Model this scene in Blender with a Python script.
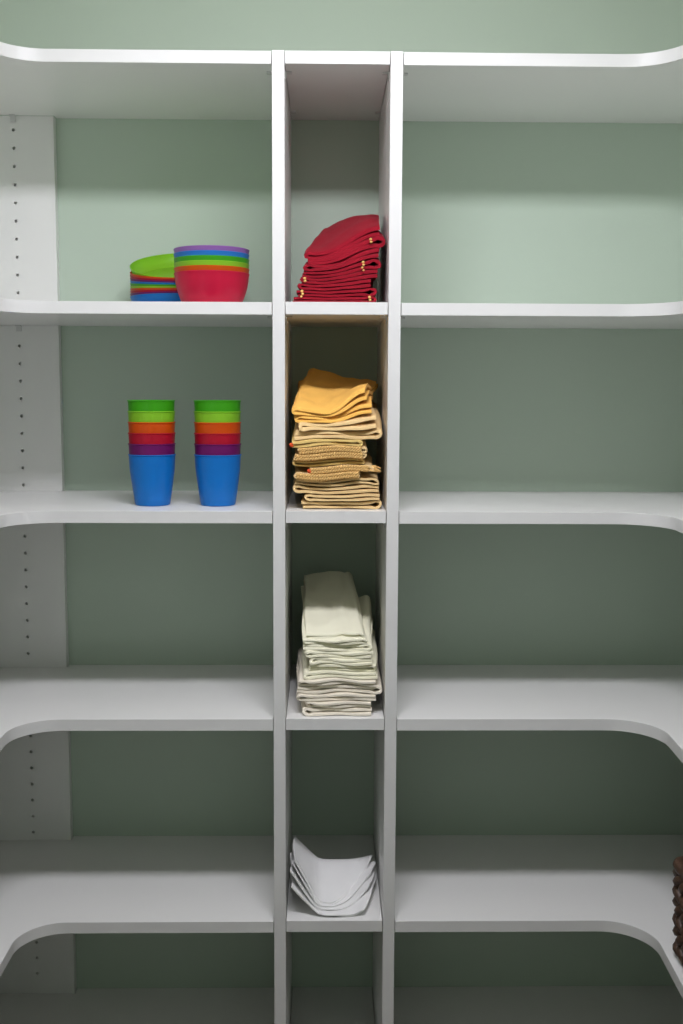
import bpy, bmesh, math, random
from mathutils import Vector, Matrix, noise

# ------------------------------------------------------------------ reset
for o in list(bpy.data.objects):
    bpy.data.objects.remove(o, do_unlink=True)
scene = bpy.context.scene
C = scene.collection
ZO = 1.5                                   # eye height above the floor

# ------------------------------------------------------------------ camera
def make_camera():
    pitch, yaw, roll, f = 0.1121, 0.0166, 0.00427, 1097.32
    fw = Vector((math.sin(yaw)*math.cos(pitch), math.cos(yaw)*math.cos(pitch), -math.sin(pitch)))
    rt = Vector((math.cos(yaw), -math.sin(yaw), 0))
    up = rt.cross(fw)
    r2 = rt*math.cos(roll) + up*math.sin(roll)
    u2 = -rt*math.sin(roll) + up*math.cos(roll)
    cd = bpy.data.cameras.new('camera')
    cd.sensor_fit = 'VERTICAL'; cd.sensor_height = 36.0
    cd.lens = f*36.0/1024.0
    cd.clip_start = 0.02
    cam = bpy.data.objects.new('camera', cd)
    m = Matrix((r2, u2, -fw)).transposed().to_4x4()
    m.translation = (0.06047, -1.72292, ZO)
    cam.matrix_world = m
    C.objects.link(cam)
    scene.camera = cam
make_camera()

# ------------------------------------------------------------------ world and exposure
w = bpy.data.worlds.new('world'); scene.world = w
w.use_nodes = True
w.node_tree.nodes['Background'].inputs[0].default_value = (0.5, 0.5, 0.5, 1)
w.node_tree.nodes['Background'].inputs[1].default_value = 0.0
vs = scene.view_settings
vs.view_transform = 'Standard'; vs.look = 'None'; vs.gamma = 1.0
vs.use_curve_mapping = False
vs.exposure = 0.0

LAMP_STRENGTH = 57.0
LAMP_COLOR = (0.99, 0.972, 1.065)

# ------------------------------------------------------------------ measurements (metres, x right, y away from camera)
T = 0.019
D = 0.35124
GAP = 0.16057
ZS = [ZO + z for z in (0.50546, 0.13212, -0.19352, -0.53076, -0.87374, -1.1896)]
XL, XR = -0.780, 0.948
XPANEL = -0.4286
XRUN_L, XRUN_R = -0.4295, 0.5965
RUN_END = -1.20
YFRONT = -1.95
CEIL = ZO + 0.86

# ------------------------------------------------------------------ materials
MATS = {}
def new_mat(name):
    m = bpy.data.materials.new(name); m.use_nodes = True
    nt = m.node_tree
    b = nt.nodes['Principled BSDF']
    return m, nt, b

def mottled(name, col, rough=0.5, var=0.06, scale=6.0, bump=0.0, bscale=400.0, spec=0.5, sheen=0.0, coat=0.0):
    m, nt, b = new_mat(name)
    tc = nt.nodes.new('ShaderNodeTexCoord')
    n = nt.nodes.new('ShaderNodeTexNoise'); n.inputs['Scale'].default_value = scale; n.inputs['Detail'].default_value = 5
    nt.links.new(tc.outputs['Object'], n.inputs['Vector'])
    r = nt.nodes.new('ShaderNodeMix'); r.data_type = 'RGBA'
    r.inputs[6].default_value = tuple(c*(1-var) for c in col) + (1,)
    r.inputs[7].default_value = tuple(min(1, c*(1+var)) for c in col) + (1,)
    nt.links.new(n.outputs['Fac'], r.inputs[0])
    nt.links.new(r.outputs[2], b.inputs['Base Color'])
    b.inputs['Roughness'].default_value = rough
    b.inputs['Specular IOR Level'].default_value = spec
    if sheen:
        b.inputs['Sheen Weight'].default_value = sheen
    if coat:
        b.inputs['Coat Weight'].default_value = coat; b.inputs['Coat Roughness'].default_value = 0.15
    if bump:
        n2 = nt.nodes.new('ShaderNodeTexNoise'); n2.inputs['Scale'].default_value = bscale; n2.inputs['Detail'].default_value = 3
        nt.links.new(tc.outputs['Object'], n2.inputs['Vector'])
        bp = nt.nodes.new('ShaderNodeBump'); bp.inputs['Strength'].default_value = bump; bp.inputs['Distance'].default_value = 0.001
        nt.links.new(n2.outputs['Fac'], bp.inputs['Height'])
        nt.links.new(bp.outputs['Normal'], b.inputs['Normal'])
    MATS[name] = m
    return m

def fabric(name, col, var=0.10):
    m, nt, b = new_mat(name)
    tc = nt.nodes.new('ShaderNodeTexCoord')
    n = nt.nodes.new('ShaderNodeTexNoise'); n.inputs['Scale'].default_value = 35; n.inputs['Detail'].default_value = 6
    nt.links.new(tc.outputs['Object'], n.inputs['Vector'])
    r = nt.nodes.new('ShaderNodeMix'); r.data_type = 'RGBA'
    r.inputs[6].default_value = tuple(c*(1-var) for c in col) + (1,)
    r.inputs[7].default_value = tuple(min(1, c*(1+var)) for c in col) + (1,)
    nt.links.new(n.outputs['Fac'], r.inputs[0])
    nt.links.new(r.outputs[2], b.inputs['Base Color'])
    b.inputs['Roughness'].default_value = 0.9
    b.inputs['Specular IOR Level'].default_value = 0.15
    b.inputs['Sheen Weight'].default_value = 0.05
    wv = nt.nodes.new('ShaderNodeTexVoronoi'); wv.inputs['Scale'].default_value = 900
    nt.links.new(tc.outputs['Object'], wv.inputs['Vector'])
    n3 = nt.nodes.new('ShaderNodeTexNoise'); n3.inputs['Scale'].default_value = 90; n3.inputs['Detail'].default_value = 3
    nt.links.new(tc.outputs['Object'], n3.inputs['Vector'])
    ad = nt.nodes.new('ShaderNodeMath'); ad.operation = 'ADD'
    nt.links.new(wv.outputs['Distance'], ad.inputs[0]); nt.links.new(n3.outputs['Fac'], ad.inputs[1])
    bp = nt.nodes.new('ShaderNodeBump'); bp.inputs['Strength'].default_value = 0.35; bp.inputs['Distance'].default_value = 0.0008
    nt.links.new(ad.outputs[0], bp.inputs['Height'])
    nt.links.new(bp.outputs['Normal'], b.inputs['Normal'])
    MATS[name] = m
    return m

def plastic(name, col, trans=0.40, rough=0.28, clear=0.15):
    m, nt, b = new_mat(name)
    tc = nt.nodes.new('ShaderNodeTexCoord')
    n = nt.nodes.new('ShaderNodeTexNoise'); n.inputs['Scale'].default_value = 25
    nt.links.new(tc.outputs['Object'], n.inputs['Vector'])
    r = nt.nodes.new('ShaderNodeMix'); r.data_type = 'RGBA'
    r.inputs[6].default_value = tuple(c*0.95 for c in col) + (1,)
    r.inputs[7].default_value = tuple(min(1, c*1.05) for c in col) + (1,)
    nt.links.new(n.outputs['Fac'], r.inputs[0])
    nt.links.new(r.outputs[2], b.inputs['Base Color'])
    b.inputs['Roughness'].default_value = rough
    t = nt.nodes.new('ShaderNodeBsdfTranslucent')
    nt.links.new(r.outputs[2], t.inputs['Color'])
    mx = nt.nodes.new('ShaderNodeMixShader'); mx.inputs[0].default_value = trans
    out = nt.nodes['Material Output']
    nt.links.new(b.outputs[0], mx.inputs[1]); nt.links.new(t.outputs[0], mx.inputs[2])
    tr = nt.nodes.new('ShaderNodeBsdfTransparent')
    tr.inputs['Color'].default_value = tuple(0.25+0.75*c for c in col) + (1,)
    mx2 = nt.nodes.new('ShaderNodeMixShader'); mx2.inputs[0].default_value = clear
    nt.links.new(mx.outputs[0], mx2.inputs[1]); nt.links.new(tr.outputs[0], mx2.inputs[2])
    nt.links.new(mx2.outputs[0], out.inputs['Surface'])
    MATS[name] = m
    return m

mottled('sage_paint', (0.53, 0.635, 0.522), rough=0.6, var=0.02, scale=3, bump=0.12, bscale=260, spec=0.3)
mottled('white_melamine', (0.87, 0.87, 0.84), rough=0.32, var=0.012, scale=5, bump=0.03, bscale=900, spec=0.5)
mottled('white_edge', (0.73, 0.73, 0.71), rough=0.42, var=0.012, scale=9, bump=0.03, bscale=500, spec=0.45)
mottled('ceiling_paint', (0.90, 0.88, 0.78), rough=0.8, var=0.02, scale=3, bump=0.2, bscale=150)
mottled('floor_tile', (0.22, 0.15, 0.085), rough=0.5, var=0.15, scale=4, bump=0.1, bscale=60)
mottled('pin_metal', (0.70, 0.70, 0.68), rough=0.35, var=0.05, scale=50)
mottled('lamp_housing', (0.85, 0.85, 0.85), rough=0.4, var=0.01)
fabric('red_cloth', (0.28, 0.006, 0.018))
fabric('gold_cloth', (0.88, 0.50, 0.11))
fabric('pale_yellow_cloth', (0.76, 0.56, 0.20))
fabric('beige_cloth', (0.80, 0.58, 0.28))
fabric('tan_braid', (0.72, 0.46, 0.17))
fabric('cream_cloth', (0.90, 0.88, 0.68), var=0.04)
fabric('ivory_cloth', (0.90, 0.84, 0.70), var=0.04)
fabric('white_cloth', (0.94, 0.94, 0.92), var=0.02)
fabric('gold_thread', (0.80, 0.50, 0.16))
fabric('red_thread', (0.75, 0.10, 0.03))
mottled('wicker', (0.070, 0.036, 0.020), rough=0.5, var=0.95, scale=90, bump=0.6, bscale=220)
mottled('wicker_dark', (0.03, 0.018, 0.012), rough=0.7, var=0.4, scale=60, bump=0.4, bscale=200)
PL = dict(blue=(0.012, 0.27, 0.78), purple=(0.26, 0.016, 0.20), red=(0.66, 0.012, 0.045), orange=(0.88, 0.14, 0.010),
          lime=(0.40, 0.78, 0.045), green=(0.09, 0.55, 0.018), sky=(0.04, 0.30, 0.80), lilac=(0.42, 0.20, 0.56), crimson=(0.74, 0.016, 0.075))
for k, c in PL.items():
    plastic('plastic_' + k, c, **({'clear': 0.08} if k in ('blue', 'crimson') else {}))

m, nt, b = new_mat('lamp_diffuser')
em = nt.nodes.new('ShaderNodeEmission'); em.inputs[0].default_value = LAMP_COLOR + (1,); em.inputs[1].default_value = LAMP_STRENGTH
nt.links.new(em.outputs[0], nt.nodes['Material Output'].inputs['Surface'])
MATS['lamp_diffuser'] = m

# ------------------------------------------------------------------ helpers
def obj(name, bm_or_me, mat, parent=None, loc=(0, 0, 0), smooth=None):
    if isinstance(bm_or_me, bmesh.types.BMesh):
        me = bpy.data.meshes.new(name)
        bmesh.ops.recalc_face_normals(bm_or_me, faces=bm_or_me.faces)
        bm_or_me.to_mesh(me); bm_or_me.free()
    else:
        me = bm_or_me
    if mat and not me.materials:
        me.materials.append(MATS[mat])
    if smooth is not None:
        me.polygons.foreach_set('use_smooth', [True]*len(me.polygons))
        me.set_sharp_from_angle(angle=math.radians(smooth))
    o = bpy.data.objects.new(name, me)
    C.objects.link(o)
    o.location = loc
    if parent is not None:
        o.parent = parent
    return o

def tag(o, label, cat, group=None):
    o['label'] = label; o['category'] = cat
    if group: o['group'] = group
    return o

def empty(name, loc=(0, 0, 0)):
    o = bpy.data.objects.new(name, None)
    o.empty_display_size = 0.05
    C.objects.link(o); o.location = loc
    return o

def struct(o):
    o['kind'] = 'structure'
    return o

def bm_box(x0, x1, y0, y1, z0, z1, bev=0.0, bm=None):
    own = bm is None
    if own: bm = bmesh.new()
    vs_ = [bm.verts.new((x, y, z)) for z in (z0, z1) for y in (y0, y1) for x in (x0, x1)]
    for f in ((0, 2, 3, 1), (4, 5, 7, 6), (0, 1, 5, 4), (2, 6, 7, 3), (0, 4, 6, 2), (1, 3, 7, 5)):
        bm.faces.new([vs_[i] for i in f])
    if bev and own:
        bmesh.ops.bevel(bm, geom=list(bm.edges), offset=bev, segments=2, affect='EDGES', profile=0.7)
    return bm

def bm_prism(poly, z0, z1, bev=0.0):
    bm = bmesh.new()
    a = [bm.verts.new((x, y, z0)) for x, y in poly]
    b_ = [bm.verts.new((x, y, z1)) for x, y in poly]
    n = len(poly)
    bm.faces.new(list(reversed(a))); bm.faces.new(b_)
    for i in range(n):
        bm.faces.new((a[i], a[(i+1) % n], b_[(i+1) % n], b_[i]))
    return bm

def bm_lathe(profile, seg=56, closed=True):
    bm = bmesh.new()
    rings = []
    for r, z in profile:
        if r < 1e-6:
            rings.append([bm.verts.new((0, 0, z))])
        else:
            rings.append([bm.verts.new((r*math.cos(2*math.pi*i/seg), r*math.sin(2*math.pi*i/seg), z)) for i in range(seg)])
    for a, b_ in zip(rings[:-1], rings[1:]):
        for i in range(seg):
            j = (i+1) % seg
            if len(a) == 1 and len(b_) == 1: continue
            if len(a) == 1: bm.faces.new((a[0], b_[j], b_[i]))
            elif len(b_) == 1: bm.faces.new((a[i], a[j], b_[0]))
            else: bm.faces.new((a[i], a[j], b_[j], b_[i]))
    return bm

def bm_tube(pts, rad, sides=6, bm=None, closed=False):
    if bm is None: bm = bmesh.new()
    n = len(pts); rings = []
    pts = [Vector(p) for p in pts]
    for i, p in enumerate(pts):
        if closed: t = pts[(i+1) % n] - pts[i-1]
        else: t = pts[min(i+1, n-1)] - pts[max(i-1, 0)]
        t.normalize()
        ref = Vector((0, 0, 1)) if abs(t.z) < 0.9 else Vector((1, 0, 0))
        u = t.cross(ref).normalized(); v = u.cross(t)
        r = rad[i] if isinstance(rad, (list, tuple)) else rad
        rings.append([bm.verts.new(p + u*(r*math.cos(2*math.pi*k/sides)) + v*(r*math.sin(2*math.pi*k/sides))) for k in range(sides)])
    rng = range(n) if closed else range(n-1)
    for i in rng:
        a, b_ = rings[i], rings[(i+1) % n]
        for k in range(sides):
            bm.faces.new((a[k], a[(k+1) % sides], b_[(k+1) % sides], b_[k]))
    if not closed:
        bm.faces.new(list(reversed(rings[0]))); bm.faces.new(rings[-1])
    return bm

def smoothstep(a, b_, x):
    t = max(0.0, min(1.0, (x-a)/(b_-a)))
    return t*t*(3-2*t)

# ------------------------------------------------------------------ the room
struct(obj('wall_back', bm_box(XL-0.1, XR+0.1, D, D+0.1, 0, CEIL), 'sage_paint'))
struct(obj('wall_left', bm_box(XL-0.1, XL, YFRONT, D, 0, CEIL), 'sage_paint'))
struct(obj('wall_right', bm_box(XR, XR+0.1, YFRONT, D, 0, CEIL), 'sage_paint'))
struct(obj('wall_front', bm_box(XL-0.1, XR+0.1, YFRONT-0.1, YFRONT, 0, CEIL), 'sage_paint'))
struct(obj('floor', bm_box(XL-0.1, XR+0.1, YFRONT-0.1, D+0.1, -0.1, 0), 'floor_tile'))
struct(obj('ceiling', bm_box(XL-0.1, XR+0.1, YFRONT-0.1, D+0.1, CEIL, CEIL+0.1), 'ceiling_paint'))

# the pantry's ceiling lamp: two-foot wrap-around fixture in the middle of the room
def ceiling_lamp():
    cx, cy = 0.075, -0.74
    root = empty('ceiling_lamp', (cx, cy, CEIL))
    tag(root, 'white two-foot fluorescent ceiling lamp with wrap-around lens above the shelves', 'lamp')
    hw = 0.31
    obj('housing', bm_box(-hw, hw, -0.075, 0.075, -0.075, 0.0, 0.004), 'lamp_housing', root)
    bm = bmesh.new(); rings = []
    for x in (-hw+0.012, hw-0.012):
        ring = []
        for k in range(13):
            a = math.pi*k/12
            ring.append(bm.verts.new((x, -0.068*math.cos(a), -0.0755 - 0.028*math.sin(a)**0.4 if 0 < k < 12 else -0.0755)))
        rings.append(ring)
    for k in range(12):
        bm.faces.new((rings[0][k], rings[0][k+1], rings[1][k+1], rings[1][k]))
    bm.faces.new(rings[0]); bm.faces.new(list(reversed(rings[1])))
    obj('diffuser', bm, 'lamp_diffuser', root, smooth=50)
    for s in (-1, 1):
        obj('end_cap', bm_box(s*hw-0.006, s*hw+0.006, -0.072, 0.072, -0.105, -0.0755, 0.003), 'lamp_housing', root)
ceiling_lamp()

# ------------------------------------------------------------------ shelving
BAND = 0.0008
def arc(cx, cy, r, a0, a1, n=14):
    return [(cx + r*math.cos(a0+(a1-a0)*i/n), cy + r*math.sin(a0+(a1-a0)*i/n)) for i in range(n+1)]

def front_path(side):
    """front edge of a corner shelf seen from above, from the tower to the end of the side run"""
    if side == 'L':
        r = 0.072
        return [(-T-0.0012, 0.0)] + arc(XRUN_L+r, -r, r, math.pi/2, math.pi) + [(XRUN_L, RUN_END)]
    r = 0.080
    return [(GAP+T+0.0012, 0.0)] + arc(XRUN_R-r, -r, r, math.pi/2, 0) + [(XRUN_R-0.040, RUN_END)]

def offset_path(path, side, d):
    out = []
    for i, (x, y) in enumerate(path):
        a = Vector(path[max(i-1, 0)]); b_ = Vector(path[min(i+1, len(path)-1)])
        t = (b_-a).normalized()
        nrm = Vector((t.y, -t.x)) if side == 'L' else Vector((-t.y, t.x))   # towards the shelf's body
        out.append((x + nrm.x*d, y + nrm.y*d))
    return out

def corner_shelf_meshes(side):
    fp = front_path(side)
    ip = offset_path(fp, side, BAND)
    if side == 'L':
        rest = [(XL+0.001, RUN_END), (XL+0.001, D-T-0.0008), (XPANEL+0.0015, D-T-0.0008), (XPANEL+0.0015, D-0.0005), (-T-0.0012, D-0.0005)]
    else:
        rest = [(XR-0.001, RUN_END), (XR-0.001, D-0.0005), (GAP+T+0.0012, D-0.0005)]
    core = bm_prism(ip + rest, -T, 0)
    band = bm_prism(fp + list(reversed(ip)), -T+0.0002, -0.0002)
    return core, band

def to_mesh(name, bm, mat, smooth=None):
    me = bpy.data.meshes.new(name)
    bmesh.ops.recalc_face_normals(bm, faces=bm.faces)
    bm.to_mesh(me); bm.free(); me.materials.append(MATS[mat])
    if smooth:
        me.polygons.foreach_set('use_smooth', [True]*len(me.polygons))
        me.set_sharp_from_angle(angle=math.radians(smooth))
    return me

def pin_mesh():
    bm = bmesh.new()
    bm_box(0.0, 0.010, -0.005, 0.005, -0.0022, 0.0, bm=bm)      # spoon under the shelf
    bm_box(0.0, 0.0018, -0.005, 0.005, -0.011, -0.0022, bm=bm)  # flange against the panel
    return bm
PIN = to_mesh('shelf_pin', pin_mesh(), 'pin_metal')
def add_pin(parent, x, y, z, facing, along='x'):
    o = obj('shelf_pin', PIN, None, parent, (x, y, z))
    ang = {('x', 1): 0, ('x', -1): math.pi, ('y', -1): -math.pi/2}[(along, facing)]
    o.rotation_euler = (0, 0, ang)

def end_panel_mesh():
    """flat upright against the back wall with two columns of real drilled holes"""
    bm = bmesh.new()
    x0, x1 = XL+0.001, XPANEL
    yf, yb = D-T, D-0.0004
    z0, z1 = 0.0, ZS[0]-T-0.0006
    cols = [-0.50066, XL+0.072]
    hz = []
    top = ZO + 0.4613
    k = 0
    while top-0.03217*k > 0.33:
        hz.append(top-0.03217*k); k += 1
    hr, hs, depth = 0.0030, 0.008, 0.011
    xs = sorted([x0, x1] + [c+s*hs for c in cols for s in (-1, 1)])
    zs = sorted([z0, z1] + [h+s*hs for h in hz for s in (-1, 1)])
    def isc(a, b_): return any(abs((a+b_)/2-c) < 1e-4 for c in cols)
    def ish(a, b_): return any(abs((a+b_)/2-c) < 1e-4 for c in hz)
    vm = {}
    def V(x, y, z):
        key = (round(x, 6), round(y, 6), round(z, 6))
        if key not in vm: vm[key] = bm.verts.new((x, y, z))
        return vm[key]
    for xa, xb in zip(xs[:-1], xs[1:]):
        for za, zb in zip(zs[:-1], zs[1:]):
            if isc(xa, xb) and ish(za, zb):
                cx, cz = (xa+xb)/2, (za+zb)/2
                N = 12
                sq = []
                for i in range(N):
                    a = 2*math.pi*i/N + math.pi/4
                    ca, sa = math.cos(a), math.sin(a)
                    s = hs/max(abs(ca), abs(sa))
                    sq.append((cx+ca*s, cz+sa*s))
                ci = [(cx+hr*math.cos(2*math.pi*i/N+math.pi/4), cz+hr*math.sin(2*math.pi*i/N+math.pi/4)) for i in range(N)]
                for i in range(N):
                    j = (i+1) % N
                    bm.faces.new((V(sq[i][0], yf, sq[i][1]), V(sq[j][0], yf, sq[j][1]), V(ci[j][0], yf, ci[j][1]), V(ci[i][0], yf, ci[i][1])))
                    bm.faces.new((V(ci[i][0], yf, ci[i][1]), V(ci[j][0], yf, ci[j][1]), V(ci[j][0], yf+depth, ci[j][1]), V(ci[i][0], yf+depth, ci[i][1])))
                bm.faces.new([V(c[0], yf+depth, c[1]) for c in ci])
            else:
                bm.faces.new((V(xa, yf, za), V(xb, yf, za), V(xb, yf, zb), V(xa, yf, zb)))
    # sides and back
    for (a, b_) in (((x0, z0), (x1, z0)), ((x1, z0), (x1, z1)), ((x1, z1), (x0, z1)), ((x0, z1), (x0, z0))):
        bm.faces.new((V(a[0], yf, a[1]), V(b_[0], yf, b_[1]), V(b_[0], yb, b_[1]), V(a[0], yb, a[1])))
    bm.faces.new((V(x0, yb, z0), V(x1, yb, z0), V(x1, yb, z1), V(x0, yb, z1)))
    return bm

def build_shelving():
    # narrow tower in the middle
    tower = empty('cubby_tower', (GAP/2, D/2, 0))
    tag(tower, 'narrow white cubby tower holding the napkin stacks between two tall uprights', 'shelving')
    tl = Vector((-GAP/2, -D/2, 0))
    up_core = to_mesh('upright_panel', bm_box(0, T, BAND, D-0.0005, 0, ZS[0]+0.0012, 0.0004), 'white_melamine')
    up_band = to_mesh('edge_band', bm_box(0.0001, T-0.0001, 0, BAND, 0, ZS[0]+0.0011), 'white_edge')
    for x in (-T, GAP):
        u = obj('upright_panel', up_core, None, tower, tl + Vector((x, 0, 0)))
        obj('edge_band', up_band, None, u)
    cs = to_mesh('shelf', bm_box(0.0011, GAP-0.0013, 0.0004+BAND, D-0.0005, -T, 0), 'white_melamine')
    cb = to_mesh('edge_band', bm_box(0.0011, GAP-0.0013, 0.0004, 0.0004+BAND, -T+0.0002, -0.0002), 'white_edge')
    for z in ZS:
        s = obj('shelf', cs, None, tower, tl + Vector((0, 0, z+0.0008)))
        obj('edge_band', cb, None, s)
        for y in (0.045, 0.29):
            add_pin(tower, tl.x, tl.y+y, z+0.0006-T, 1)
            add_pin(tower, tl.x+GAP, tl.y+y, z+0.0006-T, -1)
    # corner shelves either side
    for side in 'LR':
        core, band = corner_shelf_meshes(side)
        if side == 'L':
            root = empty('corner_shelving', (-0.4, D/2, 0))
            tag(root, 'white curved corner shelves with drilled end panel, holding the bright plastic cups and bowls', 'shelving', 'curved corner shelves')
        else:
            root = empty('corner_shelving', (0.5, D/2, 0))
            tag(root, 'white curved corner shelves on green wall, bare except for a woven brown basket', 'shelving', 'curved corner shelves')
        off = -Vector(root.location)
        cm = to_mesh('shelf', core, 'white_melamine', 30)
        bmh = to_mesh('edge_band', band, 'white_edge', 30)
        for z in ZS:
            s = obj('shelf', cm, None, root, off + Vector((0, 0, z)))
            obj('edge_band', bmh, None, s)
            for y in (0.045, 0.29):
                if side == 'L':
                    add_pin(root, off.x-T, off.y+y, z-T-0.0002, -1)
                else:
                    add_pin(root, off.x+GAP+T, off.y+y, z-T-0.0002, 1)
            if side == 'L':
                add_pin(root, off.x-0.50066, off.y+D-T, z-T-0.0002, -1, 'y')
        if side == 'L':
            p = obj('end_panel', end_panel_mesh(), 'white_melamine', root, off)
            p['label'] = 'white end panel drilled with a column of small shelf pin holes'
        # outer end support of the side run, beyond the picture
        x0, x1 = (XL+0.001, XRUN_L) if side == 'L' else (XRUN_R-0.040, XR-0.001)
        obj('run_end_panel', bm_box(x0, x1, RUN_END-T-0.001, RUN_END-0.001, 0, ZS[0]), 'white_melamine', root, off)
build_shelving()

# ------------------------------------------------------------------ plastic cups, bowls and plates
def cup_profile(rb, rt, h, th=0.0013):
    return [(0, 0.0012), (rb*0.80, 0.0012), (rb*0.90, 0.0), (rb*0.965, 0.0008), (rb, 0.004),
            (rb+(rt-rb)*0.45, h*0.42), (rb+(rt-rb)*0.78, h*0.72), (rt-0.0012, h-0.0022), (rt-0.0002, h-0.0018), (rt, h-0.0008), (rt-0.0007, h),
            (rt-th-0.0002, h-0.0006), (rb+(rt-rb)*0.78-th, h*0.72), (rb+(rt-rb)*0.45-th, h*0.42), (rb-th, 0.005), (rb*0.9, 0.0028), (0, 0.0028)]

ORD = ['lowest', 'second from the bottom', 'third from the bottom', 'third from the top', 'second from the top', 'topmost']
def build_cups():
    seq = ['blue', 'purple', 'red', 'orange', 'lime', 'green']
    shade = dict(blue='translucent blue', purple='dark purple', red='red', orange='orange', lime='lime green', green='leaf green')
    H, SP = 0.0845, 0.0177
    base = to_mesh('plastic_cup', bm_lathe(cup_profile(0.0293, 0.0392, H), 64), 'plastic_blue', 40)
    ms = {}
    for c in seq:
        me = base.copy(); me.materials.clear(); me.materials.append(MATS['plastic_'+c]); ms[c] = me
    for x, who in ((-0.2232, 'left'), (-0.1147, 'right')):
        for i, c in enumerate(seq):
            o = obj('plastic_cup', ms[c], None, None, (x, 0.097, ZS[2]+0.0002+i*SP))
            o.rotation_euler = (0, 0, i*0.7)
            tag(o, f'{shade[c]} plastic cup, {ORD[i]} in the {who} of the two cup stacks', 'cup', 'nested plastic cups')

def bowl_profile(rb, rt, h, th=0.0015):
    pts = []
    for t in (0.0, 0.12, 0.28, 0.5, 0.75, 0.93):
        pts.append((rb + (rt-rb)*math.sin(t*math.pi/2)**0.9, 0.003 + (h-0.003)*t))
    out = [(0, 0.0012), (rb*0.84, 0.0012), (rb*0.90, 0.0), (rb*0.97, 0.0006)] + pts
    out += [(rt+0.0006, h-0.0018), (rt+0.0008, h-0.0006), (rt, h), (rt-th, h-0.0005)]
    out += [(r-th, z+0.0006) for r, z in reversed(pts)] + [(rb*0.93, 0.003), (0, 0.003)]
    return out

def build_bowls():
    seq = ['crimson', 'orange', 'lime', 'green', 'sky', 'lilac']
    shade = dict(crimson='raspberry red', orange='orange', lime='lime green', green='leaf green', sky='bright blue', lilac='lilac')
    H, SP = 0.0485, 0.0075
    base = to_mesh('plastic_bowl', bm_lathe(bowl_profile(0.0480, 0.0592, H), 72), 'plastic_red', 40)
    for i, c in enumerate(seq):
        me = base.copy(); me.materials.clear(); me.materials.append(MATS['plastic_'+c])
        o = obj('plastic_bowl', me, None, None, (-0.1185, 0.0625, ZS[1]+0.0002+i*SP))
        tag(o, f'{shade[c]} plastic bowl, {ORD[i]} of the six nested bowls', 'bowl', 'nested plastic bowls')

def plate_profile(rb, rt, h, th=0.0010):
    pts = []
    for t in (0.0, 0.15, 0.35, 0.6, 0.85, 0.96):
        pts.append((rb + (rt-rb)*math.sin(t*math.pi/2)**1.1, 0.002 + (h-0.002)*t**1.1))
    out = [(0, 0.001), (rb*0.9, 0.001), (rb*0.94, 0.0), (rb*0.985, 0.0005)] + pts
    out += [(rt+0.0006, h-0.0014), (rt+0.0007, h-0.0004), (rt, h), (rt-th, h-0.0004)]
    out += [(r-th, z+0.0008) for r, z in reversed(pts)] + [(rb*0.95, 0.0024), (0, 0.0024)]
    return out

def build_plates():
    seq = ['blue', 'purple', 'red', 'orange', 'lime', 'green', 'blue', 'purple', 'red', 'orange', 'lime']
    H = 0.0245
    base = to_mesh('plastic_plate', bm_lathe(plate_profile(0.084, 0.0962, H), 80), 'plastic_red', 40)
    shade = dict(purple='dark purple', red='red', orange='orange', green='leaf green', blue='blue', lime='lime green')
    seen = {}
    n = len(seq)
    for i, c in enumerate(seq):
        me = base.copy(); me.materials.clear(); me.materials.append(MATS['plastic_'+c])
        if i < n-1:
            tilt = math.radians(1.30*i); zc = 0.0245 + 0.0050*i
        else:
            tilt = math.radians(19.0); zc = 0.0815
        o = obj('plastic_plate', me, None)
        # rotate about the rim's centre so the back edge lifts
        R = Matrix.Rotation(tilt, 4, 'X')
        o.matrix_world = Matrix.Translation((-0.1810, 0.2360, ZS[1]+0.0003+zc)) @ R @ Matrix.Translation((0, 0, -H))
        if i == n-1: lab = 'lime green plastic plate tilted up on top of the plate stack'
        elif i == 0: lab = 'blue plastic plate at the very bottom of the plate stack'
        else:
            k = seen.get(c, 0)
            twice = seq[:-1].count(c) > 1 or c == 'lime'
            low = i < 6
            lab = f'{shade[c]} plastic plate in the ' + ('lower' if low else 'upper') + ' half of the plate stack behind the bowls'
        tag(o, lab, 'plate', 'stacked plastic plates')
build_cups(); build_bowls(); build_plates()

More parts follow.
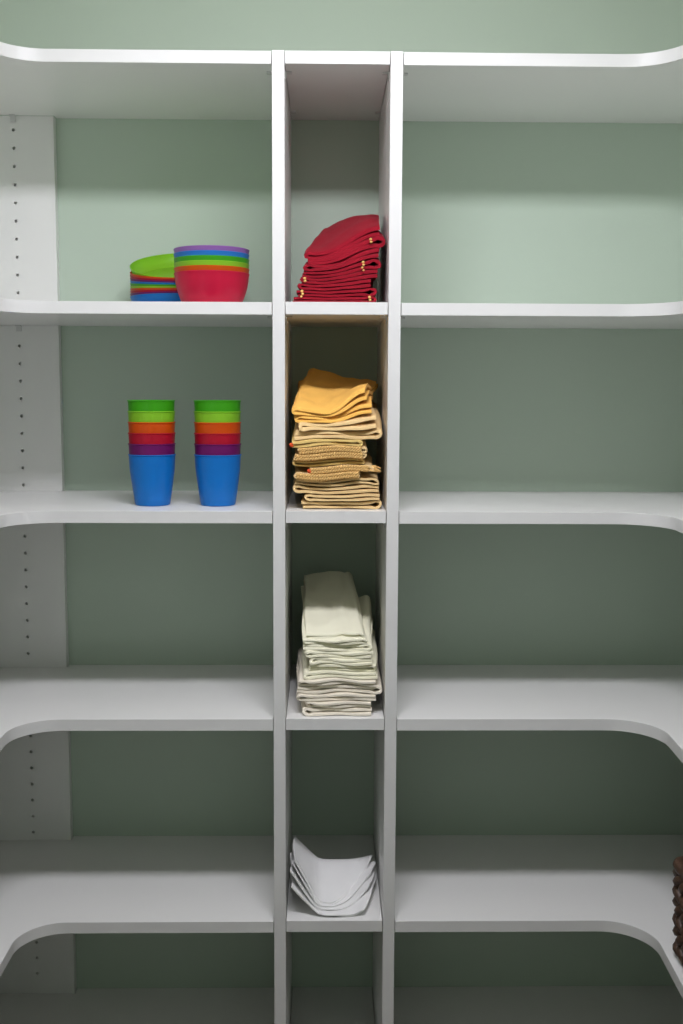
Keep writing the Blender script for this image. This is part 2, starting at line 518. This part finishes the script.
# ------------------------------------------------------------------ folded napkins
def napkin_mesh(name, xa, xb, ya, yb, zb, zt, n, fill, seed, mat, M=22, jit=0.003, loop=0.8, crease=0.0, yskew=None):
    """A cloth folded n times. xa, xb: left and right limit as functions of v (0 front, 1 back);
    zb, zt: underside and top as functions of (x, v). The fold zigzags in x and runs back in y."""
    rnd = random.Random(seed)
    path = []           # (s, extra_x, h, layer)
    K = 23
    base_s = [0.5-0.5*math.cos(math.pi*i/(K-1)) for i in range(K)]
    flare = [rnd.uniform(0.3, 1.0) for _ in range(n)]
    skew = [rnd.uniform(-0.22, 0.22) for _ in range(n)]
    ends = [(rnd.uniform(0, jit), rnd.uniform(0, jit)) for _ in range(n)]
    yj = [rnd.uniform(0, 0.006) for _ in range(n)]
    first = rnd.random() < 0.5
    for k in range(n):
        h = (k+0.5)/n
        fwd = (k % 2 == 0) == first
        ss = list(base_s)
        if not fwd: ss.reverse()
        e0, e1 = ends[k]
        for s in ss:
            hh = h + skew[k]/n*math.sin(math.pi*s)*(0 if k in (0, n-1) else 1)
            # layers swell apart into a loop next to each fold
            q = s if fwd else 1-s
            if k < n-1: hh -= flare[k]*0.42/n*math.exp(-((1-q-0.045)/0.035)**2)
            if k > 0: hh += flare[k-1]*0.42/n*math.exp(-((q-0.045)/0.035)**2)
            path.append((s, e0*(1-s)-e1*s, hh, k))
        if k < n-1:
            sg = 1 if fwd else -1
            s_end = ss[-1]
            ex_a = e0*(1-s_end)-e1*s_end
            f0, f1 = ends[k+1]
            ex_b = f0*(1-s_end)-f1*s_end
            for q in (1, 2, 3):
                a = math.pi*q/4
                path.append((s_end, ex_a+(ex_b-ex_a)*q/4 + sg*math.sin(a)*loop*0.0032, h + (1-math.cos(a))/2/n, k+q/4))
    P = len(path)
    verts, faces = [], []
    ph = [rnd.uniform(0, 6.28) for _ in range(4)]
    for j in range(M):
        v = j/(M-1)
        v = v*v*0.5+v*0.5
        pts = []
        for (s, ex, h, k) in path:
            x = xa(v) + (xb(v)-xa(v))*s + ex
            x += 0.0012*math.sin(v*7+ph[0]+k)
            lo, hi = zb(x, v), zt(x, v)
            z = lo + h*(hi-lo)
            wob = (hi-lo)/n*0.26
            z += wob*math.sin(x*110+ph[1]+k*1.7+v*4)*(1 if 0.6 < h*n < n-0.6 else 0.25)
            pts.append((x, z, hi-lo, k))
        off = []
        for i in range(P):
            a, b_ = pts[max(i-1, 0)], pts[min(i+1, P-1)]
            tx, tz = b_[0]-a[0], b_[1]-a[1]
            L = math.hypot(tx, tz) or 1
            off.append((-tz/L, tx/L))
        for side in (1, -1):
            for i in range(P):
                x, z, th, k = pts[i]
                hw = 0.5*fill*min(th, 0.014)/n
                kk = int(round(k)) % n
                y = ya + (yb-ya)*v + (yj[kk] + 0.0022*math.sin(x*75+ph[2]+kk))*(1-v)**6
                if yskew: y += yskew(x, v)
                if j == 0: hw *= 0.72
                vx = min(max(x+off[i][0]*hw*side, 0.0022), GAP-0.0030)
                l2, h2 = zb(vx, v), zt(vx, v)
                vz = min(max(z+off[i][1]*hw*side, l2+0.0001), h2-0.0001)
                vz += crease*noise.noise(Vector((vx*48+3.1, v*7.0, 1.7)))*smoothstep(0.0, 0.15, v)
                verts.append((vx, y, vz))
        if j == 1:
            pass
    R = 2*P
    for j in range(M-1):
        for sd in (0, 1):
            for i in range(P-1):
                a = j*R+sd*P+i
                faces.append((a, a+1, a+1+R, a+R) if sd == 0 else (a+1, a, a+R, a+1+R))
        a, b_ = j*R, j*R+P
        faces.append((b_, a, a+R, b_+R))
        a, b_ = j*R+P-1, j*R+2*P-1
        faces.append((a, b_, b_+R, a+R))
    for j in (0, M-1):
        for i in range(P-1):
            a = j*R+i; b_ = a+P
            faces.append((a, b_, b_+1, a+1) if j == 0 else (a+1, b_+1, b_, a))
    me = bpy.data.meshes.new(name)
    me.from_pydata(verts, [], faces); me.update()
    bm = bmesh.new(); bm.from_mesh(me); bmesh.ops.recalc_face_normals(bm, faces=bm.faces); bm.to_mesh(me); bm.free()
    me.materials.append(MATS[mat])
    me.polygons.foreach_set('use_smooth', [True]*len(me.polygons))
    me.set_sharp_from_angle(angle=math.radians(65))
    return me

def knot(parent, pos, mat, r=0.0025, name='gold_knot', n=4, down=0.0042):
    bm = bmesh.new()
    for i in range(n):
        m4 = Matrix.Translation((pos[0]+0.0012*math.sin(i*2.3), pos[1]-0.001, pos[2]-i*down)) @ Matrix.Diagonal((1, 0.8, 0.85, 1))
        bmesh.ops.create_icosphere(bm, subdivisions=2, radius=r*(1-0.08*i), matrix=m4)
    return obj(name, bm, mat, parent, smooth=60)

def rope(parent, pts, r, pitch, mat, name='braided_trim'):
    """two strands twisted round a line"""
    pts = [Vector(p) for p in pts]
    seg = [0]
    for a, b_ in zip(pts[:-1], pts[1:]): seg.append(seg[-1]+(b_-a).length)
    L = seg[-1]; N = max(12, int(L/pitch*10))
    bm = bmesh.new()
    def at(d):
        for i in range(len(pts)-1):
            if d <= seg[i+1] or i == len(pts)-2:
                t = (d-seg[i])/max(1e-9, seg[i+1]-seg[i])
                return pts[i].lerp(pts[i+1], t), (pts[i+1]-pts[i]).normalized()
    for q in range(2):
        line = []
        for i in range(N+1):
            p, t = at(L*i/N)
            u = t.cross(Vector((0, 1, 0))).normalized(); v = u.cross(t)
            a = 2*math.pi*(L*i/N)/pitch + math.pi*q
            line.append(p + u*(r*0.66*math.cos(a)) + v*(r*0.66*math.sin(a)))
        bm_tube(line, r*0.56, 6, bm)
    return obj(name, bm, mat, parent, smooth=60)

CH = {}
def make_stack(spec, base, depth_growth, wave, ya0, length, noun, group, label_fn, name):
    """spec: list bottom to top of dict(t, xl, xr, n, mat, ...)"""
    cum = [0]
    for s in spec: cum.append(cum[-1]+s['t'])
    N = len(spec)
    def S(i):
        def f(x, v):
            k = depth_growth(i/N if N else 0)
            return base + 0.0012 + cum[i]*(1+k*v**0.9) + (wave(i, x, v) if i else 0.0)
        return f
    out = []
    for i, s in enumerate(spec):
        lo, hi = S(i), S(i+1)
        xl, xr = s['xl'], s['xr']
        dl, dr = s.get('dl', 0.0), s.get('dr', 0.0)
        xa = (lambda v, xl=xl, dl=dl: min(max(xl+dl*v, 0.0055), 0.09))
        xb = (lambda v, xr=xr, dr=dr: max(min(xr+dr*v, GAP-0.0060), 0.07))
        ya = ya0 + s.get('y', 0.0)
        hi2 = (lambda x, v, lo=lo, hi=hi: lo(x, v) + (hi(x, v)-lo(x, v))*0.97)
        me = napkin_mesh(name, xa, xb, ya, ya+s.get('len', length), lo, hi2, s['n'], s.get('fill', 0.74), 100+i*7+len(group), s['mat'], loop=s.get('loop', 0.9), jit=s.get('jit', 0.004), crease=s.get('crease', 0.0045)*(i/N)**1.5)
        o = obj(name, me, None)
        tag(o, label_fn(i, N, s), noun, group)
        out.append((o, lo, hi2, xa, xb, ya))
    return out

NUM = ['first', 'second', 'third', 'fourth', 'fifth', 'sixth', 'seventh', 'eighth', 'ninth', 'tenth', 'eleventh', 'twelfth', 'thirteenth', 'fourteenth']
def place(i, N):
    k = N-1-i
    if k == 0: return 'on top of its stack'
    if i == 0: return 'at the bottom of its stack'
    return f'{NUM[k]} from the top of its stack'

# --- red napkins with gold knots (upper cubby)
def red_stack():
    spec = []
    xl = [0.010, 0.018, 0.024, 0.026, 0.026, 0.030, 0.032, 0.033]
    xr = [0.138, 0.140, 0.138, 0.146, 0.147, 0.150, 0.152, 0.151]
    for i in range(8):
        spec.append(dict(t=0.0100, xl=xl[i], xr=xr[i], n=2, mat='red_cloth', dl=0.030*(i/7)**2, dr=0.002, y=[0.0, 0.004, 0.008, 0.010, 0.012, 0.016, 0.020, 0.024][i], fill=0.90, loop=1.3, crease=0.0035))
    def wave(i, x, v):
        q = i/8
        w_ = smoothstep(0.035, 0.150, x)*0.040*q**1.6*(1-0.55*v)
        w_ += 0.004*q*math.sin(x*45+1.2+v*3)
        w_ += -0.010*q*smoothstep(0.075, 0.03, x)*v
        w_ -= 0.030*q*smoothstep(0.6, 1.0, v)
        return w_
    r = make_stack(spec, ZS[1], lambda q: 1.12*q**0.6, wave, 0.028, 0.225, 'napkin', 'red cloth napkins',
                   lambda i, N, s: f'folded dark red cloth napkin, {place(i, N)}', 'cloth_napkin')
    for i, xx, n in ((6, 0.134, 2), (4, 0.122, 4), (0, 0.132, 2), (1, 0.026, 3), (3, 0.030, 2)):
        o, lo, hi, xa, xb, ya = r[i]
        knot(o, (xx, ya-0.0015, hi(xx, 0)-0.002), 'gold_thread', n=n)
red_stack()

# --- yellow and beige napkins
def yellow_stack():
    B, Y, G = 'beige_cloth', 'pale_yellow_cloth', 'gold_cloth'
    spec = [
        dict(t=0.0125, xl=0.026, xr=0.152, n=2, mat=B),
        dict(t=0.0115, xl=0.034, xr=0.154, n=2, mat=B),
        dict(t=0.0130, xl=0.014, xr=0.150, n=2, mat=B),
        dict(t=0.0110, xl=0.015, xr=0.148, n=2, mat=B),
        dict(t=0.0105, xl=0.014, xr=0.122, n=2, mat=B, trim=1),
        dict(t=0.0100, xl=0.036, xr=0.138, n=2, mat=B, fringe=1, trim=1),
        dict(t=0.0105, xl=0.014, xr=0.128, n=2, mat=Y),
        dict(t=0.0105, xl=0.012, xr=0.128, n=2, mat=B, trim=1),
        dict(t=0.0100, xl=0.018, xr=0.126, n=2, mat=B, trim=1),
        dict(t=0.0110, xl=0.010, xr=0.122, n=2, mat=Y),
        dict(t=0.0125, xl=0.014, xr=0.154, n=2, mat=B),
        dict(t=0.0120, xl=0.022, xr=0.146, n=2, mat=B),
        dict(t=0.0100, xl=0.016, xr=0.138, n=2, mat=G, dl=0.002, dr=0.01),
        dict(t=0.0100, xl=0.012, xr=0.128, n=2, mat=G, dl=0.024, dr=0.030),
    ]
    rnd = random.Random(4)
    for i, s in enumerate(spec): s['y'] = rnd.uniform(0.0, 0.008)
    spec[13]['y'] = 0.004; spec[12]['y'] = 0.006
    def wave(i, x, v):
        q = i/14
        w_ = 0.0022*math.sin(x*52+i*0.45)*min(1, i/3)
        w_ += 0.004*q*smoothstep(0.05, 0.15, x)
        if i >= 12:
            e = {12: 0.35, 13: 0.6, 14: 1.0}[i]
            w_ += e*(0.036*smoothstep(0.062, 0.126, x)*(1-smoothstep(0.0, 0.75, v)) + 0.006*smoothstep(0.05, 0.01, x)*(1-v))
            w_ -= 0.024*e*smoothstep(0.04, 0.16, x)*v
        return w_
    r = make_stack(spec, ZS[2], lambda q: 0.46*q, wave, 0.020, 0.205, 'napkin', 'yellow and beige napkins',
                   lambda i, N, s: ('folded ' + {B: 'beige', Y: 'pale yellow', G: 'golden yellow'}[s['mat']] + ' cloth napkin' + (' with braided edge' if s.get('trim') else '') + f', {place(i, N)}'), 'cloth_napkin')
    for i, s in enumerate(spec):
        o, lo, hi, xa, xb, ya = r[i]
        if s.get('trim'):
            x0, x1 = xa(0)+0.004, xb(0)-0.006
            for hh in (0.28, 0.72):
                pts = [(x0+(x1-x0)*k/16, ya-0.0018, lo(x0+(x1-x0)*k/16, 0)*(1-hh)+hi(x0+(x1-x0)*k/16, 0)*hh) for k in range(17)]
                rope(o, pts, 0.0029, 0.0085, 'tan_braid')
        if s.get('fringe'):
            bm = bmesh.new()
            rn = random.Random(3)
            for k in range(14):
                z0 = lo(0.137, 0)+0.002+0.0005*k
                bm_tube([(0.134, ya+0.002+k*0.001, z0), (0.143, ya+0.002+k*0.001, z0+rn.uniform(-0.002, 0.002)), (0.148+rn.uniform(0, 0.005), ya+0.002+k*0.001, z0-rn.uniform(0.0, 0.006))], [0.0009, 0.0008, 0.0005], 5, bm)
            obj('fringe', bm, 'tan_braid', o, smooth=60)
    for i, xx in ((9, 0.009), (5, 0.037)):
        o, lo, hi, xa, xb, ya = r[i]
        knot(o, (xx, ya-0.002, (lo(xx, 0)+hi(xx, 0))/2+0.001), 'red_thread', r=0.0032, name='red_knot', n=2, down=0.002)
yellow_stack()

# --- cream napkins
def cream_stack():
    I, K = 'ivory_cloth', 'cream_cloth'
    rows = [(0.0125, 0.028, 0.140, 2, I), (0.0110, 0.036, 0.140, 2, I), (0.0115, 0.021, 0.150, 2, I), (0.0130, 0.018, 0.154, 2, I),
            (0.0105, 0.023, 0.150, 2, I), (0.0110, 0.030, 0.149, 2, K), (0.0110, 0.036, 0.147, 2, K), (0.0100, 0.040, 0.143, 2, K),
            (0.0110, 0.032, 0.142, 2, K), (0.0110, 0.026, 0.138, 2, K), (0.0085, 0.026, 0.132, 2, K), (0.0085, 0.030, 0.126, 2, K)]
    spec = []
    rnd = random.Random(9)
    for i, (t, a, b_, n, mt) in enumerate(rows):
        spec.append(dict(t=t, xl=a, xr=b_, n=n, mat=mt, y=rnd.uniform(0, 0.006)+0.0018*i, dl=-0.004 if i < 10 else -0.007, dr=0.005 if i < 10 else -0.014, fill=0.80, loop=0.8, len=[0.20, 0.21, 0.21, 0.20, 0.20, 0.20, 0.185, 0.19, 0.18, 0.195, 0.225, 0.235][i]))
    def wave(i, x, v):
        q = i/12
        w_ = 0.0016*math.sin(x*60+i*0.6)*min(1, i/3)*(1-0.5*v)
        w_ += 0.003*q*math.sin(v*5+x*20)
        if i >= 11: w_ += 0.0028*math.exp(-((x-0.092)/0.006)**2)*(i-10)*0.5 - 0.003*v*math.cos((x-0.07)*50)*-1
        return w_
    make_stack(spec, ZS[3], lambda q: 0.50*q**1.2, wave, 0.008, 0.235, 'napkin', 'cream cloth napkins',
               lambda i, N, s: f'folded {"cream" if s["mat"] == K else "ivory"} cloth napkin, {place(i, N)}', 'cloth_napkin')
cream_stack()

# --- white napkins slumped into a trough
def white_stack():
    N = 4
    for i in range(N):
        A, Ab, Bq = 0.056+0.0130*i, 0.034+0.004*i, 0.022+0.0045*i
        def mid(x, v, i=i, A=A, Ab=Ab, Bq=Bq):
            t = (0.053-x)/0.049
            t = 0.5*(t+math.sqrt(t*t+0.012))
            z = (A+(Ab-A)*v)*t*(1+0.10*math.sin(v*5+i))
            u = (x-0.108)/0.046
            u = 0.5*(u+math.sqrt(u*u+0.015))
            z += Bq*(u**1.2)*(1-0.75*v)
            z += 0.0040*i + 0.019*v*(i+1)/4
            z += 0.0011*math.sin(x*95+i*1.3)*smoothstep(0.05, 0.08, x)*(1-v)
            return ZS[4]+0.0014+z
        lo = mid
        hi = (lambda x, v, mid=mid: mid(x, v)+0.0046)
        xl = [0.0050, 0.0055, 0.0060, 0.0085][i]; xr = [0.1530, 0.1545, 0.1535, 0.1480][i]
        xf = [0.129, 0.141, 0.144, 0.140][i]
        xa = (lambda v, xl=xl: xl+0.004*(1-v))
        xb = (lambda v, xr=xr, xf=xf: xf+(xr-xf)*min(1.0, v/0.8))
        me = napkin_mesh('cloth_napkin', xa, xb, 0.009+0.007*i, 0.140+0.006*i, lo, hi, 2, 0.80, 40+i, 'white_cloth', M=22, jit=0.002, loop=0.6, crease=0.0,
                         yskew=(lambda x, v, k=[0.0, 0.045, 0.070, 0.090][i]: k*smoothstep(0.070, 0.160, x)*1.25*(1-v)))
        o = obj('cloth_napkin', me, None)
        tag(o, f'folded white cloth napkin slumped in the lowest cubby, {place(i, N)}', 'napkin', 'white cloth napkins')
white_stack()

# ------------------------------------------------------------------ woven basket on the right-hand run
def basket():
    x0, x1, y1, y0 = 0.6155, 0.905, -0.112, -0.430
    z0 = ZS[4]
    root = empty('wicker_basket', ((x0+x1)/2, (y0+y1)/2, z0))
    tag(root, 'dark brown woven wicker basket at the right edge of the shelf', 'basket')
    cx, cy = root.location.x, root.location.y
    hx, hy, rc = (x1-x0)/2, (y1-y0)/2, 0.014
    def ring(off, n_per=10):
        pts = []
        for (sx, sy, a0) in ((1, 1, 0), (-1, 1, math.pi/2), (-1, -1, math.pi), (1, -1, 1.5*math.pi)):
            for k in range(n_per+1):
                a = a0+math.pi/2*k/n_per
                pts.append(Vector((sx*(hx-rc)+(rc+off)*math.cos(a), sy*(hy-rc)+(rc+off)*math.sin(a), 0)))
        return pts
    def resample(pts, n):
        P = pts+[pts[0]]; seg = [0]
        for a, b_ in zip(P[:-1], P[1:]): seg.append(seg[-1]+(b_-a).length)
        out = []; j = 0
        for i in range(n):
            d = seg[-1]*i/n
            while seg[j+1] < d: j += 1
            t = (d-seg[j])/max(1e-9, seg[j+1]-seg[j])
            out.append((P[j].lerp(P[j+1], t), (P[j+1]-P[j]).normalized()))
        return out, seg[-1]
    rw, nrow = 0.0228, 6
    base, L = resample(ring(0), 340)
    turns = 24
    def row_mesh(hand, off):
        base, L = resample(ring(off), 340)
        bm = bmesh.new()
        rn = random.Random(7+hand)
        for q in range(2):
            line, rad = [], []
            for i, (p, t) in enumerate(base):
                nrm = Vector((t.y, -t.x, 0))
                a = hand*2*math.pi*turns*i/len(base) + math.pi*q
                line.append(p + nrm*(0.0062*math.cos(a)) + Vector((0, 0, 0.0062*math.sin(a))))
                rad.append(0.0078*(1+0.12*math.sin(i*0.9+q*2)+rn.uniform(-0.06, 0.06)))
            bm_tube(line, rad, 7, bm, closed=True)
        return bm
    for r_ in range(nrow):
        obj('weave_row', to_mesh('weave_row', row_mesh(1 if r_ % 2 else -1, 0.0013*r_), 'wicker', 60), None, root, (0, 0, 0.0168+rw*r_))
    rim = bmesh.new()
    base, L = resample(ring(0.0013*nrow), 340)
    bm_tube([p + Vector((t.y, -t.x, 0))*0.002*math.sin(i*0.5) + Vector((0, 0, 0.002*math.sin(i*0.37))) for i, (p, t) in enumerate(base)], 0.0098, 8, rim, closed=True)
    obj('rim', rim, 'wicker', root, (0, 0, 0.0168+rw*nrow-0.004), smooth=60)
    body = bmesh.new()
    inn = [p for p, t in resample(ring(-0.010), 64)[0]]
    rr = [[body.verts.new((p.x*s, p.y*s, z)) for p in inn] for z, s in ((0.001, 1), (0.150, 1), (0.150, 0.97), (0.008, 0.97))]
    for a, b_ in zip(rr[:-1], rr[1:]):
        for i in range(64):
            body.faces.new((a[i], a[(i+1) % 64], b_[(i+1) % 64], b_[i]))
    body.faces.new(rr[0]); body.faces.new(rr[-1])
    obj('inner_wall', body, 'wicker_dark', root)
basket()
